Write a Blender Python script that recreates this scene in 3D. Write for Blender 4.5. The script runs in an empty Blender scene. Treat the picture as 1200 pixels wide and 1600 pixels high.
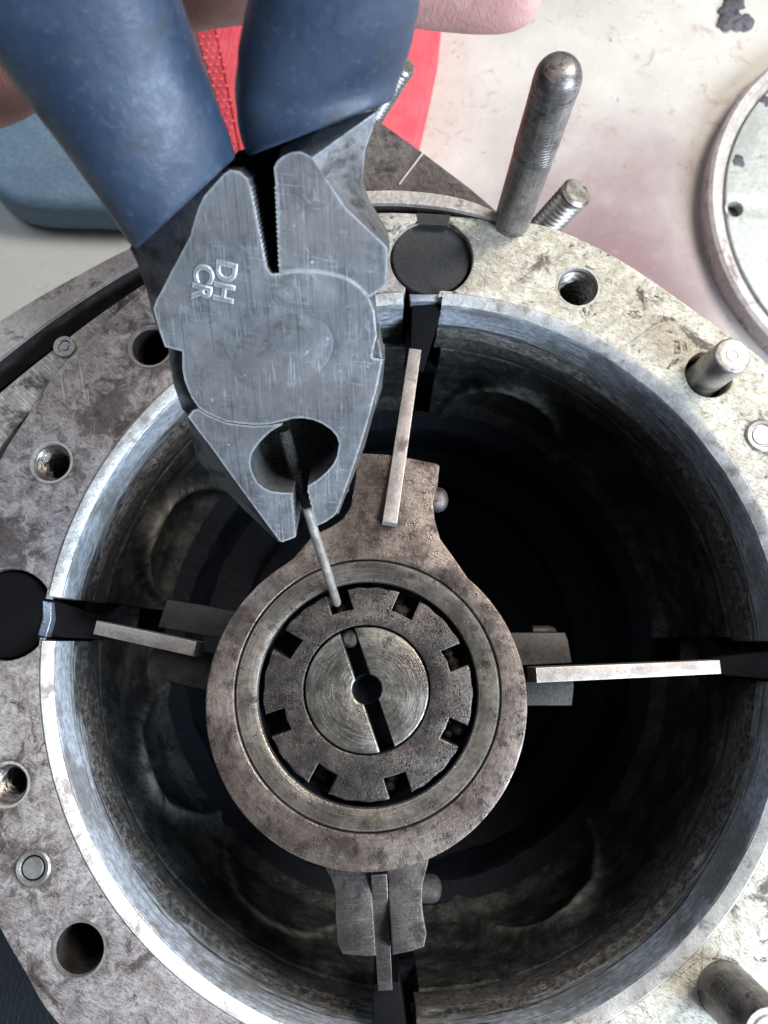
import bpy, bmesh, math, random
from mathutils import Vector, Matrix, noise
from mathutils.geometry import tessellate_polygon
random.seed(7)
C = bpy.context.scene.collection
MM = 0.001
R = math.radians

# ---------------------------------------------------------------- camera
F = 1156.0            # focal length in photo pixels (1200 x 1600 frame)
H = 150.0             # camera height over the flange face, mm
down = Vector((-10, -200, -F)).normalized()      # world -Z seen in camera axes
zc = -down
yc = (Vector((0, 1, 0)) - zc * zc.y).normalized()
xc = yc.cross(zc)
W2C = Matrix((xc, yc, zc)).transposed()          # world -> camera axes
C2W = W2C.transposed()
CAM = Vector((0, 0, H))

def ray(px, py):
    return C2W @ Vector(((px - 600) / F, (800 - py) / F, -1.0))
def at(px, py, z=0.0):
    d = ray(px, py)
    return CAM + d * ((z - H) / d.z)
def dep(px, py, D):
    return CAM + ray(px, py) * D

cam_data = bpy.data.cameras.new('camera')
cam = bpy.data.objects.new('camera', cam_data)
C.objects.link(cam)
cam.matrix_world = Matrix.Translation(CAM * MM) @ C2W.to_4x4()
cam_data.sensor_fit = 'VERTICAL'
cam_data.sensor_height = 24
cam_data.lens = 24 * F / 1600
cam_data.clip_start = 0.005
cam_data.clip_end = 20
cam_data.dof.use_dof = True
cam_data.dof.focus_distance = 0.135
cam_data.dof.aperture_fstop = 20
bpy.context.scene.camera = cam

# ---------------------------------------------------------------- light
world = bpy.data.worlds.new("World")
bpy.context.scene.world = world
world.use_nodes = True
wb = world.node_tree.nodes['Background']
wb.inputs[0].default_value = (0.80, 0.88, 1.0, 1)
wb.inputs[1].default_value = 0.07
def area(name, loc, target, size, power, col, sy=None):
    d = bpy.data.lights.new(name, 'AREA')
    d.energy = power; d.color = col; d.size = size * MM
    if sy: d.shape = 'RECTANGLE'; d.size_y = sy * MM
    o = bpy.data.objects.new(name, d); C.objects.link(o)
    o.location = Vector(loc) * MM
    o.rotation_euler = (Vector(target) - Vector(loc)).to_track_quat('-Z', 'Y').to_euler()
    return o
area('window_light', (430, -260, 270), (0, 20, 0), 280, 8.0, (0.72, 0.85, 1.0))
area('ceiling_lamp', (380, 270, 470), (40, 0, 0), 240, 5.2, (1.0, 0.93, 0.84))
area('left_fill_light', (-330, 260, 470), (30, 0, 0), 300, 1.15, (0.80, 0.90, 1.0))  # added cool fill lamp from the left, stands for no known source
vs = bpy.context.scene.view_settings
vs.view_transform = 'Standard'; vs.look = 'None'; vs.exposure = 0.0; vs.gamma = 1

# ---------------------------------------------------------------- materials
class NT:
    def __init__(s, name):
        s.m = bpy.data.materials.new(name); s.m.use_nodes = True
        s.t = s.m.node_tree; s.n = s.t.nodes; s.b = s.n['Principled BSDF']
        tc = s.n.new('ShaderNodeTexCoord'); mp = s.n.new('ShaderNodeMapping')
        mp.inputs['Scale'].default_value = (1000, 1000, 1000)
        s.l(tc.outputs['Object'], mp.inputs[0]); s.co = mp.outputs[0]
    def l(s, a, b): s.t.links.new(a, b)
    def put(s, v, sock):
        if hasattr(v, 'is_linked') or hasattr(v, 'links'): s.l(v, sock)
        else: sock.default_value = v
    def scale(s, co, sc, rot=0.0, loc=(0, 0, 0)):
        m = s.n.new('ShaderNodeMapping'); m.inputs['Scale'].default_value = sc
        m.inputs['Rotation'].default_value = (0, 0, rot); m.inputs['Location'].default_value = loc
        r = s.n.new('ShaderNodeMapping'); r.inputs['Rotation'].default_value = (0, 0, rot)
        s.l(co, r.inputs[0]); m.inputs['Rotation'].default_value = (0, 0, 0); s.l(r.outputs[0], m.inputs[0])
        return m.outputs[0]
    def noise(s, sc, detail=6, rough=0.6, co=None, dist=0.0):
        n = s.n.new('ShaderNodeTexNoise'); n.inputs['Scale'].default_value = sc
        n.inputs['Detail'].default_value = detail; n.inputs['Roughness'].default_value = rough
        n.inputs['Distortion'].default_value = dist
        s.l(co or s.co, n.inputs['Vector']); return n.outputs[0]
    def ramp(s, f, a, b, c0=0.0, c1=1.0):
        n = s.n.new('ShaderNodeMapRange'); n.interpolation_type = 'SMOOTHSTEP'
        n.inputs[1].default_value = a; n.inputs[2].default_value = b
        n.inputs[3].default_value = c0; n.inputs[4].default_value = c1
        s.l(f, n.inputs[0]); return n.outputs[0]
    def mix(s, f, a, b, mode='MIX'):
        n = s.n.new('ShaderNodeMix'); n.data_type = 'RGBA'; n.blend_type = mode
        s.put(f, n.inputs[0])
        for v, k in ((a, 6), (b, 7)):
            if isinstance(v, tuple): n.inputs[k].default_value = (*v, 1) if len(v) == 3 else v
            else: s.l(v, n.inputs[k])
        return n.outputs[2]
    def math(s, op, a, b=0.0, clamp=False):
        n = s.n.new('ShaderNodeMath'); n.operation = op; n.use_clamp = clamp
        s.put(a, n.inputs[0]); s.put(b, n.inputs[1]); return n.outputs[0]
    def sep(s, co=None):
        n = s.n.new('ShaderNodeSeparateXYZ'); s.l(co or s.co, n.inputs[0]); return n.outputs
    def comb(s, x, y, z):
        n = s.n.new('ShaderNodeCombineXYZ')
        for v, k in ((x, 0), (y, 1), (z, 2)): s.put(v, n.inputs[k])
        return n.outputs[0]
    def polar(s, cx=0.0, cy=0.0, kr=1.0, ka=10.0, kz=1.0):
        """coordinates that run round the axis: radius, arc, height"""
        o = s.sep(); x = s.math('SUBTRACT', o[0], cx); y = s.math('SUBTRACT', o[1], cy)
        r = s.math('SQRT', s.math('ADD', s.math('MULTIPLY', x, x), s.math('MULTIPLY', y, y)))
        a = s.math('ARCTAN2', y, x)
        return s.comb(s.math('MULTIPLY', r, kr), s.math('MULTIPLY', a, ka), s.math('MULTIPLY', o[2], kz))
    def edge(s, rad=0.35, t0=0.995, t1=0.86):
        b = s.n.new('ShaderNodeBevel'); b.samples = 4; b.inputs['Radius'].default_value = rad * MM
        g = s.n.new('ShaderNodeNewGeometry'); v = s.n.new('ShaderNodeVectorMath'); v.operation = 'DOT_PRODUCT'
        s.l(b.outputs[0], v.inputs[0]); s.l(g.outputs['Normal'], v.inputs[1])
        return s.ramp(v.outputs['Value'], t0, t1)
    def bump(s, h, dist=0.1, strength=1.0, prev=None):
        n = s.n.new('ShaderNodeBump'); n.inputs['Distance'].default_value = dist * MM
        n.inputs['Strength'].default_value = strength
        s.l(h, n.inputs['Height'])
        if prev: s.l(prev, n.inputs['Normal'])
        return n.outputs[0]
    def out(s, col, rough=0.5, metal=0.0, normal=None, spec=None, **kw):
        s.put(col if not isinstance(col, tuple) else (*col, 1), s.b.inputs['Base Color'])
        s.put(rough, s.b.inputs['Roughness']); s.put(metal, s.b.inputs['Metallic'])
        if normal: s.l(normal, s.b.inputs['Normal'])
        if spec is not None: s.b.inputs['Specular IOR Level'].default_value = spec
        for k, v in kw.items(): s.b.inputs[k.replace('_', ' ')].default_value = v
        return s.m

def steel(name, c1, c2, rough=0.42, metal=0.75, big=0.06, grain=1.4, bump=0.06, dirt=0.0,
          dcol=(0.02, 0.017, 0.016), streak=None, edge=0.0, ecol=(0.75, 0.78, 0.82), polar=None, oil=0.0, sstr=0.5, dscale=0.16, pb=1.2, spec=None):
    s = NT(name)
    n1 = s.noise(big, 8, 0.65); n2 = s.noise(grain, 5, 0.7); n3 = s.noise(dscale, 9, 0.72, dist=0.4)
    col = s.mix(s.ramp(n1, 0.32, 0.68), c1, c2)
    col = s.mix(s.ramp(n2, 0.3, 0.7, 0.0, 0.55), col, tuple(x * 0.55 for x in c1))
    h = s.math('MULTIPLY', n2, 1.0)
    if streak is not None:
        st = s.noise(1.0, 3, 0.6, co=s.scale(s.co, (3.2, 0.12, 3.2), rot=streak))
        f = s.ramp(st, 0.52, 0.72, 0.0, sstr)
        col = s.mix(f, col, tuple(min(1, x * 1.9) for x in c2))
        h = s.math('ADD', h, s.math('MULTIPLY', st, 0.8))
    if polar is not None:
        st = s.noise(1.0, 4, 0.65, co=s.polar(polar[0], polar[1], 3.4, 2.2, 0.4))
        col = s.mix(s.ramp(st, 0.45, 0.72, 0.0, sstr), col, tuple(min(1, x * 1.8) for x in c2))
        col = s.mix(s.ramp(st, 0.5, 0.28, 0.0, sstr), col, tuple(x * 0.35 for x in c1))
        h = s.math('ADD', h, s.math('MULTIPLY', st, pb))
    rg = s.ramp(n1, 0.3, 0.7, rough - 0.1, rough + 0.12)
    if dirt > 0:
        f = s.ramp(n3, 0.60 - dirt * 0.32, 0.72 - dirt * 0.25)
        col = s.mix(s.math('MULTIPLY', f, 0.9), col, dcol)
        rg = s.math('ADD', rg, s.math('MULTIPLY', f, 0.15))
    nb = s.bump(h, bump)
    if oil > 0:   # small wet grains
        v = s.n.new('ShaderNodeTexVoronoi'); v.inputs['Scale'].default_value = 1.9
        s.l(s.co, v.inputs['Vector'])
        bl = s.ramp(v.outputs['Distance'], 0.32, 0.05)
        pick = s.ramp(s.noise(0.5, 4, 0.6), 0.62 - oil * 0.2, 0.70 - oil * 0.2)
        bl = s.math('MULTIPLY', bl, pick)
        nb = s.bump(bl, 0.35, 1.0, nb)
        rg = s.math('SUBTRACT', rg, s.math('MULTIPLY', pick, 0.22), True)
    if edge > 0:
        e = s.math('MULTIPLY', s.edge(0.3), s.ramp(s.noise(0.9, 4), 0.35, 0.55, 0.25, edge))
        col = s.mix(e, col, ecol)
    return s.out(col, rg, metal, nb, spec)

# ---------------------------------------------------------------- mesh helpers
def link(o, parent=None):
    C.objects.link(o)
    if parent is not None: o.parent = parent
    return o
def thing(name, label, cat, loc=(0, 0, 0), group=None):
    o = bpy.data.objects.new(name, None); C.objects.link(o)
    o.empty_display_size = 0.01
    o.location = Vector(loc) * MM
    o['label'] = label; o['category'] = cat; o['org'] = [float(x) for x in loc]
    if group: o['group'] = group
    return o
def tag(o, label=None, cat=None, group=None, kind=None):
    if label: o['label'] = label
    if cat: o['category'] = cat
    if group: o['group'] = group
    if kind: o['kind'] = kind
    return o
def orgof(parent):
    return Vector(parent['org']) if parent is not None and 'org' in parent else Vector((0, 0, 0))
def mesh(name, verts, faces, mat, parent=None, smooth=35, org=None, mats=None, fm=None):
    """verts in world mm; stored relative to the parent's (or given) origin"""
    o0 = Vector(org) if org is not None else orgof(parent)
    me = bpy.data.meshes.new(name)
    me.from_pydata([((Vector(v) - o0) * MM)[:] for v in verts], [], faces)
    me.materials.append(mat)
    bm = bmesh.new(); bm.from_mesh(me)
    bmesh.ops.recalc_face_normals(bm, faces=bm.faces); bm.to_mesh(me); bm.free()
    if smooth:
        me.shade_smooth(); me.set_sharp_from_angle(angle=R(smooth))
    o = bpy.data.objects.new(name, me)
    o['org'] = list(o0)
    if parent is None: o.location = o0 * MM
    return link(o, parent)

def crom(pts, n=6, closed=True):
    out = []; N = len(pts); P = [Vector(p) for p in pts]
    rng = range(N if closed else N - 1)
    for i in rng:
        if closed: p0, p1, p2, p3 = P[i-1], P[i], P[(i+1) % N], P[(i+2) % N]
        else: p0, p1, p2, p3 = P[max(i-1, 0)], P[i], P[i+1], P[min(i+2, N-1)]
        for k in range(n):
            t = k / n
            out.append(0.5 * ((2*p1) + (p2-p0)*t + (2*p0-5*p1+4*p2-p3)*t*t + (3*p1-p0-3*p2+p3)*t**3))
    if not closed: out.append(P[-1])
    return out

def frame(o, n, u=None):
    n = n.normalized()
    u = (u - n * u.dot(n)).normalized() if u is not None else n.orthogonal().normalized()
    return (o, u, n.cross(u), n)
def prism(name, loops, thick, mat, parent=None, fr=None, bevel=0.0, org=None, smooth=30, res=2):
    """loops: 2D outlines (first outer, the rest holes) in frame fr; the top face lies in the frame plane, body below"""
    cu = bpy.data.curves.new('tmp', 'CURVE'); cu.dimensions = '2D'; cu.fill_mode = 'BOTH'
    for lp in loops:
        sp = cu.splines.new('POLY'); sp.points.add(len(lp) - 1)
        for p, q in zip(sp.points, lp): p.co = (q[0], q[1], 0, 1)
        sp.use_cyclic_u = True
    cu.extrude = thick / 2 - bevel; cu.bevel_depth = bevel; cu.bevel_resolution = res; cu.offset = -bevel
    t = bpy.data.objects.new('tmp', cu); C.objects.link(t)
    dg = bpy.context.evaluated_depsgraph_get(); dg.update()
    me = bpy.data.meshes.new_from_object(t.evaluated_get(dg))
    bpy.data.objects.remove(t); bpy.data.curves.remove(cu)
    bm = bmesh.new(); bm.from_mesh(me); bmesh.ops.remove_doubles(bm, verts=bm.verts, dist=0.001); bm.to_mesh(me); bm.free()
    o, u, v, n = fr or (Vector((0, 0, 0)), Vector((1, 0, 0)), Vector((0, 1, 0)), Vector((0, 0, 1)))
    verts = [o + u * q.co.x + v * q.co.y + n * (q.co.z - thick / 2) for q in me.vertices]
    faces = [list(p.vertices) for p in me.polygons]
    bpy.data.meshes.remove(me)
    return mesh(name, verts, faces, mat, parent, smooth, org)
def zfr(z): return (Vector((0, 0, z)), Vector((1, 0, 0)), Vector((0, 1, 0)), Vector((0, 0, 1)))
def pp(pts, z): return [at(x, y, z).xy for x, y in pts]
def circ(c, r, n=64, a0=0): return [Vector((c[0] + r*math.cos(a0+2*math.pi*k/n), c[1] + r*math.sin(a0+2*math.pi*k/n))) for k in range(n)]

def revolve(name, prof, c, mat, parent=None, n=96, arcs=None, org=None, smooth=40, wob=0.0, closed=False, shape=None):
    verts, faces = [], []
    for a0, a1 in (arcs or [(0, 2*math.pi)]):
        full = arcs is None
        m = n if full else max(3, int(n * (a1 - a0) / (2*math.pi)))
        base = len(verts); K = len(prof)
        for i in range(m + (0 if full else 1)):
            a = a0 + (a1 - a0) * i / m
            for r, z in prof:
                rr = r
                if shape: rr += shape(a, z)
                if wob > 0.2: rr += wob * noise.fractal(Vector((math.cos(a)*5, math.sin(a)*5, z*0.11)), 0.7, 2.1, 6)
                elif wob: rr += wob * noise.noise(Vector((math.cos(a)*9, math.sin(a)*9, z*0.15)))
                verts.append(Vector((c[0] + rr*math.cos(a), c[1] + rr*math.sin(a), z)))
        for i in range(m):
            i2 = (i + 1) % m if full else i + 1
            for k in range(K if closed else K - 1):
                k2 = (k + 1) % K
                faces.append([base+i*K+k, base+i2*K+k, base+i2*K+k2, base+i*K+k2])
        if closed and not full:
            faces.append([base+k for k in range(K)][::-1]); faces.append([base+m*K+k for k in range(K)])
    return mesh(name, verts, faces, mat, parent, smooth, org)

def rod(name, p0, p1, prof, mat, parent=None, n=32, thread=None, org=None, cap=True, smooth=45):
    """prof: (t mm along axis from p0, radius). thread=(t0,t1,pitch,depth)"""
    ax = (p1 - p0).normalized(); u = ax.orthogonal().normalized(); v = ax.cross(u)
    ts = list(prof)
    if thread:
        t0, t1, pitch, dp = thread
        out = [q for q in ts if q[0] <= t0]
        r0 = [q for q in ts if q[0] <= t0][-1][1]
        k = int((t1 - t0) / pitch * 6)
        out += [(t0 + (t1-t0)*i/k, r0) for i in range(1, k)]
        out += [q for q in ts if q[0] >= t1]; ts = out
    verts, faces = [], []
    for t, r in ts:
        for i in range(n):
            a = 2*math.pi*i/n; rr = r
            if thread and t0 < t < t1:
                ph = ((t - t0) / pitch + i / n) % 1.0
                fade = min(1, (t - t0)/pitch, (t1 - t)/pitch)
                rr = r - dp * fade * (1 - abs(2*ph - 1))
            verts.append(p0 + ax*t + u*rr*math.cos(a) + v*rr*math.sin(a))
    K = len(ts)
    for j in range(K - 1):
        for i in range(n):
            i2 = (i+1) % n
            faces.append([j*n+i, j*n+i2, (j+1)*n+i2, (j+1)*n+i])
    if cap:
        faces.append(list(range(n))[::-1]); faces.append([(K-1)*n+i for i in range(n)])
    return mesh(name, verts, faces, mat, parent, smooth, org)

def strip(name, A, B, zA, zB, thick, mat, parent=None, org=None, drop=0.0):
    """band between two polylines of pixel points, as a solid of given thickness"""
    n = len(A); T = [at(*p, zA) for p in A] + [at(*p, zB) for p in B]
    T = [Vector((p.x, p.y, p.z - drop)) for p in T]
    verts = T + [Vector((p.x, p.y, p.z - thick)) for p in T]; faces = []
    for i in range(n - 1):
        faces += [[i, i+1, n+i+1, n+i], [2*n+i, 3*n+i, 3*n+i+1, 2*n+i+1],
                  [i, 2*n+i, 2*n+i+1, i+1], [n+i, n+i+1, 3*n+i+1, 3*n+i]]
    faces += [[0, n, 3*n, 2*n], [n-1, 3*n-1, 4*n-1, 2*n-1]]
    return mesh(name, verts, faces, mat, parent, 40, org)

# ---------------------------------------------------------------- material library
BC = Vector((8.9, -1.3))             # bore axis
PC = at(573, 1095, 12).xy           # hub plate centre
NC = at(575, 1082, 12).xy           # nut and spindle centre

def flange_mat():
    s = NT('flange_steel')
    o = s.sep()
    n1 = s.noise(0.035, 9, 0.68); n2 = s.noise(1.0, 7, 0.75); n3 = s.noise(0.07, 12, 0.76, dist=0.8)
    n4 = s.noise(1.0, 6, 0.75, co=s.scale(s.co, (0.7, 2.6, 1), rot=R(25)))
    n7 = s.noise(0.30, 8, 0.7, dist=0.5)
    side = s.ramp(s.math('ADD', o[0], s.math('MULTIPLY', n1, 40)), -10, 45)  # shade on the left and light on the right painted into the colour
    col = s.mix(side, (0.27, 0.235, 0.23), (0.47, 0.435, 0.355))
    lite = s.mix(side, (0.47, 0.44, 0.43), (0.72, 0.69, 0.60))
    col = s.mix(s.ramp(n7, 0.38, 0.66), col, lite)
    col = s.mix(s.ramp(n4, 0.51, 0.60, 0.0, 0.60), col, s.mix(side, (0.10, 0.085, 0.082), (0.19, 0.165, 0.135)))
    col = s.mix(s.ramp(n2, 0.44, 0.36, 0.0, 0.6), col, lite)
    col = s.mix(s.ramp(n2, 0.56, 0.64, 0.0, 0.6), col, (0.085, 0.07, 0.065))
    col = s.mix(s.ramp(n3, 0.52, 0.62, 0.0, 0.45), col, (0.13, 0.082, 0.075))
    col = s.mix(s.ramp(n3, 0.56, 0.62, 0.0, 0.7), col, (0.035, 0.022, 0.022))
    n5 = s.noise(0.22, 14, 0.82, dist=1.0)
    col = s.mix(s.ramp(n5, 0.595, 0.62, 0.0, 0.95), col, (0.012, 0.009, 0.010))
    pm = s.ramp(s.noise(0.04, 4, 0.6), 0.46, 0.60, 0.05, 0.8)
    for rot_, sc_, th_ in ((-12, 2.6, .645), (35, 3.4, .67)):
        sc = s.noise(1.0, 2, 0.5, co=s.scale(s.co, (sc_, 0.035, 1), rot=R(rot_)))
        col = s.mix(s.math('MULTIPLY', pm, s.ramp(sc, th_, th_ + 0.03, 0, 0.6)), col, (0.66, 0.64, 0.60))
        sd = s.noise(1.0, 2, 0.5, co=s.scale(s.co, (sc_*.8, 0.03, 1), rot=R(rot_ + 20), loc=(5, 9, 0)))
        col = s.mix(s.math('MULTIPLY', pm, s.ramp(sd, th_ + .01, th_ + 0.03, 0, 0.6)), col, (0.06, 0.05, 0.048))
    # oil worked into the metal round the holes and pins
    blot = s.math('MULTIPLY', s.math('SUBTRACT', s.noise(0.30, 12, 0.8, dist=1.0), 0.5), 34)
    for hx, hy, hr in ((235, 541, 9), (80, 722, 8), (52, 1356, 8), (10, 850, 9), (123, 1484, 8), (170, 640, 9), (15, 1226, 7), (1190, 681, 6), (903, 448, 5), (1108, 585, 6)):
        q = at(hx, hy, 0); dx = s.math('SUBTRACT', o[0], q.x - BC.x); dy = s.math('SUBTRACT', o[1], q.y - BC.y)
        d_ = s.math('SQRT', s.math('ADD', s.math('MULTIPLY', dx, dx), s.math('MULTIPLY', dy, dy)))
        col = s.mix(s.ramp(s.math('ADD', d_, blot), hr, hr - 5.5, 0, 0.72), col, (0.055, 0.036, 0.034))
    e = s.math('MULTIPLY', s.edge(0.45), s.ramp(s.noise(0.6, 3), 0.4, 0.6, 0.1, 0.9))
    col = s.mix(e, col, (0.7, 0.68, 0.64))
    h = s.math('ADD', s.math('MULTIPLY', n2, 0.8), n4)
    h = s.math('SUBTRACT', h, s.math('MULTIPLY', s.ramp(n5, 0.58, 0.62), 1.5))
    return s.out(col, s.ramp(n7, 0.35, 0.65, 0.36, 0.62), 0.35, s.bump(h, 0.25))
M = {}
M['flange'] = flange_mat()
M['liner_top'] = steel('liner_top_steel', (0.50, 0.50, 0.49), (0.78, 0.78, 0.77), 0.36, 0.45, big=0.15, grain=2.2, bump=0.10, dirt=0.30, dcol=(.22,.19,.18), edge=0.8)
def liner_mat():
    s = NT('liner_wall_steel'); o = s.sep()
    p = s.polar(0.0, 0.0, 0.3, 9.0, 0.9)
    a = s.noise(0.9, 9, 0.75, co=p, dist=0.4); b = s.noise(1.6, 6, 0.7, co=s.polar(0, 0, 0.3, 26.0, 0.5)); n1 = s.noise(0.06, 8, 0.7)
    line = s.noise(1.0, 5, 0.65, co=s.polar(0, 0, 0.2, 3.0, 1.5)); f_ = s.noise(0.8, 9, 0.78)
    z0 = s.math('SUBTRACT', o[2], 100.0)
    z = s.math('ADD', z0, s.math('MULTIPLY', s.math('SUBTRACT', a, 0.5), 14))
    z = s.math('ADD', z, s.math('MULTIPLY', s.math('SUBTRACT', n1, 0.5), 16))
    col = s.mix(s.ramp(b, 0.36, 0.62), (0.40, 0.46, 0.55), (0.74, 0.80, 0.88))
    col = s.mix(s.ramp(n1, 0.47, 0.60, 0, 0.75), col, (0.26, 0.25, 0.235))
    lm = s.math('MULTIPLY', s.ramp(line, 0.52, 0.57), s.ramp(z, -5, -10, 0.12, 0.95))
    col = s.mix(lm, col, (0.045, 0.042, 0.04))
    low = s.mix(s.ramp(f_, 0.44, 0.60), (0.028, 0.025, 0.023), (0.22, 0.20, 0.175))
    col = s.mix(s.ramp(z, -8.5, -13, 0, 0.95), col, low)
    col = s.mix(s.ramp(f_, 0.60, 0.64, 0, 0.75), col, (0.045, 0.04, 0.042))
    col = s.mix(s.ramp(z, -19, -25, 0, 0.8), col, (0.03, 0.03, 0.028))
    h = s.math('ADD', s.math('MULTIPLY', line, 0.8), s.math('MULTIPLY', f_, s.ramp(z, -10, -15, 0.2, 2.2)))
    return s.out(col, s.ramp(a, 0.3, 0.7, 0.25, 0.5), 0.35, s.bump(h, 0.4))
M['liner'] = liner_mat()
M['cast'] = steel('oily_cast_iron', (0.018, 0.020, 0.022), (0.085, 0.084, 0.077), 0.42, 0.3, big=0.09, grain=0.8, bump=0.5, dirt=0.5, dcol=(0.008, 0.009, 0.011))
def add_crest_light(m):  # mixes painted highlights into the colour along the rib crests
    t_ = m.node_tree; b = t_.nodes['Principled BSDF']; at_n = t_.nodes.new('ShaderNodeAttribute'); at_n.attribute_name = 'crest_light'
    mx = t_.nodes.new('ShaderNodeMix'); mx.data_type = 'RGBA'; src = b.inputs['Base Color'].links[0].from_socket
    t_.links.new(at_n.outputs['Fac'], mx.inputs[0]); t_.links.new(src, mx.inputs[6]); mx.inputs[7].default_value = (0.34, 0.33, 0.29, 1)
    t_.links.new(mx.outputs[2], b.inputs['Base Color'])
add_crest_light(M['cast'])
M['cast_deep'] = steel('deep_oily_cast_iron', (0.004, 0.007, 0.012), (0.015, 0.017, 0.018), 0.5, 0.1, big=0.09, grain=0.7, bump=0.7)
M['hole_dark'] = steel('oily_hole_wall', (0.02, 0.018, 0.016), (0.06, 0.05, 0.045), 0.5, 0.2, big=0.2, grain=1.0, bump=0.3, dirt=0.4)
M['cast_worn'] = steel('worn_cast_edge', (0.03, 0.03, 0.028), (0.085, 0.08, 0.07), 0.42, 0.3, big=0.2, grain=0.8, bump=0.5, dirt=0.3, dcol=(0.01, 0.011, 0.012))
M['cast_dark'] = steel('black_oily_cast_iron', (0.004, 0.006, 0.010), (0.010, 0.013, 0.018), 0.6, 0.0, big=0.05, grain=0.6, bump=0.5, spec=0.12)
M['plate'] = steel('hub_plate_steel', (0.145, 0.112, 0.098), (0.30, 0.25, 0.215), 0.34, 0.55, big=0.10, grain=1.2, bump=0.10, dirt=0.42, dcol=(0.055, 0.040, 0.036), edge=0.7, ecol=(0.6, .56, .52), oil=0.5, polar=(0.0, 0.0), sstr=0.16, pb=0.35)
M['race'] = steel('race_steel', (0.15, 0.13, 0.115), (0.29, 0.26, 0.22), 0.34, 0.7, big=0.09, grain=1.2, bump=0.07, dirt=0.25, dcol=(0.09, 0.07, 0.05), edge=0.6, polar=(0.0, 0.0), sstr=0.25, oil=0.3, pb=0.5)
M['nut'] = steel('nut_steel', (0.06, 0.053, 0.050), (0.145, 0.122, 0.108), 0.27, 0.5, big=0.11, grain=1.6, bump=0.16, dirt=0.45, dcol=(0.03, 0.025, 0.024), edge=0.6, ecol=(.5, .46, .42), oil=0.9)
M['spindle'] = steel('spindle_steel', (0.15, 0.135, 0.12), (0.31, 0.29, 0.255), 0.32, 0.8, big=0.12, grain=1.2, bump=0.10, dirt=0.22, dcol=(0.04, 0.034, 0.03), polar=(0.0, 0.0), sstr=0.45, edge=0.4, pb=0.7)
M['arm_shaded'] = steel('shaded_arm_steel', (0.035, 0.031, 0.03), (0.065, 0.055, 0.052), 0.5, 0.3, big=0.1, grain=1.5, bump=0.1, dirt=0.3)  # darker copy of the arm steel, shade of the low arms painted in
M['arm'] = steel('arm_steel', (0.09, 0.078, 0.074), (0.175, 0.15, 0.14), 0.40, 0.6, big=0.1, grain=1.5, bump=0.1, dirt=0.3, edge=0.7, ecol=(.5, .46, .44), streak=R(85), sstr=0.3)
M['blade'] = steel('blade_steel', (0.33, 0.29, 0.275), (0.52, 0.475, 0.44), 0.42, 0.5, big=0.15, grain=1.8, bump=0.06, dirt=0.14, dcol=(0.12, 0.08, 0.075), edge=0.9, ecol=(.85, .82, .76))
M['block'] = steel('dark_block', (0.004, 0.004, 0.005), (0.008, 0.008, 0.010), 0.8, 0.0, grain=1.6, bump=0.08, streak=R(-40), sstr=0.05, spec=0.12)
M['disc'] = steel('dark_disc', (0.034, 0.035, 0.036), (0.052, 0.053, 0.054), 0.5, 0.25, grain=1.6, bump=0.05, streak=R(-40), sstr=0.22, edge=0.35, ecol=(.18, .18, .19))
M['lit_edge'] = steel('lit_block_edge', (0.35, 0.42, 0.52), (0.6, 0.68, 0.8), 0.35, 0.7, grain=2, bump=0.1, dirt=0.1)  # bluish highlight on the disc's inner edge put into the colour
M['pliers'] = None
def pliers_mat():
    s = NT('pliers_steel')
    n1 = s.noise(0.09, 9, 0.7); n2 = s.noise(1.3, 7, 0.75); n3 = s.noise(0.28, 8, 0.72, dist=0.5)
    col = s.mix(s.ramp(n1, 0.36, 0.64), (0.25, 0.27, 0.305), (0.39, 0.41, 0.445))
    col = s.mix(s.ramp(n3, 0.48, 0.62, 0, 0.55), col, (0.115, 0.115, 0.125))
    col = s.mix(s.ramp(n2, 0.56, 0.66, 0, 0.4), col, (0.40, 0.44, 0.50))
    fine = s.noise(1.0, 3, 0.6, co=s.scale(s.co, (4.5, 0.35, 0.02), rot=R(-4)))
    col = s.mix(s.ramp(fine, 0.40, 0.62, 0, 0.3), col, (0.36, 0.39, 0.43))
    col = s.mix(s.ramp(s.noise(0.05, 4, 0.5), 0.45, 0.62, 0, 0.5), col, (0.26, 0.245, 0.235))
    patch = s.ramp(s.noise(0.14, 6, 0.65), 0.44, 0.60, 0.12, 1.0)
    for sc_, rot_, th_, k in (((5.0, 0.22, 0.02), -4, .635, .7), ((4.2, 0.12, 0.02), 2, .635, .8), ((0.14, 4.5, 0.02), 6, .645, .5), ((0.35, 3.6, 0.02), 38, .67, .6)):
        q = s.noise(1.0, 2, 0.5, co=s.scale(s.co, sc_, rot=R(rot_)))
        col = s.mix(s.math('MULTIPLY', s.ramp(q, th_, th_ + 0.03, 0, k), patch), col, (0.66, 0.71, 0.78))
    q = s.noise(1.0, 2, 0.5, co=s.scale(s.co, (3.2, 0.08, 0.02), rot=R(-2), loc=(3, 3, 0)))
    col = s.mix(s.ramp(q, .64, .68, 0, .5), col, (0.09, 0.095, 0.105))
    col = s.mix(s.ramp(s.noise(0.6, 9, 0.8, dist=0.6), 0.625, 0.645, 0, 0.9), col, (0.85, 0.89, 0.96))
    e = s.math('MULTIPLY', s.edge(0.6, 0.998, 0.94), s.ramp(s.noise(0.9, 4), 0.35, 0.55, 0.55, 1.0))
    col = s.mix(e, col, (0.88, 0.95, 1.0))
    h = s.math('ADD', s.math('MULTIPLY', q, 0.6), s.math('MULTIPLY', n3, 0.8))
    return s.out(col, s.ramp(n1, 0.3, 0.7, 0.32, 0.46), 0.65, s.bump(h, 0.05))
M['pliers'] = pliers_mat()
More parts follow.
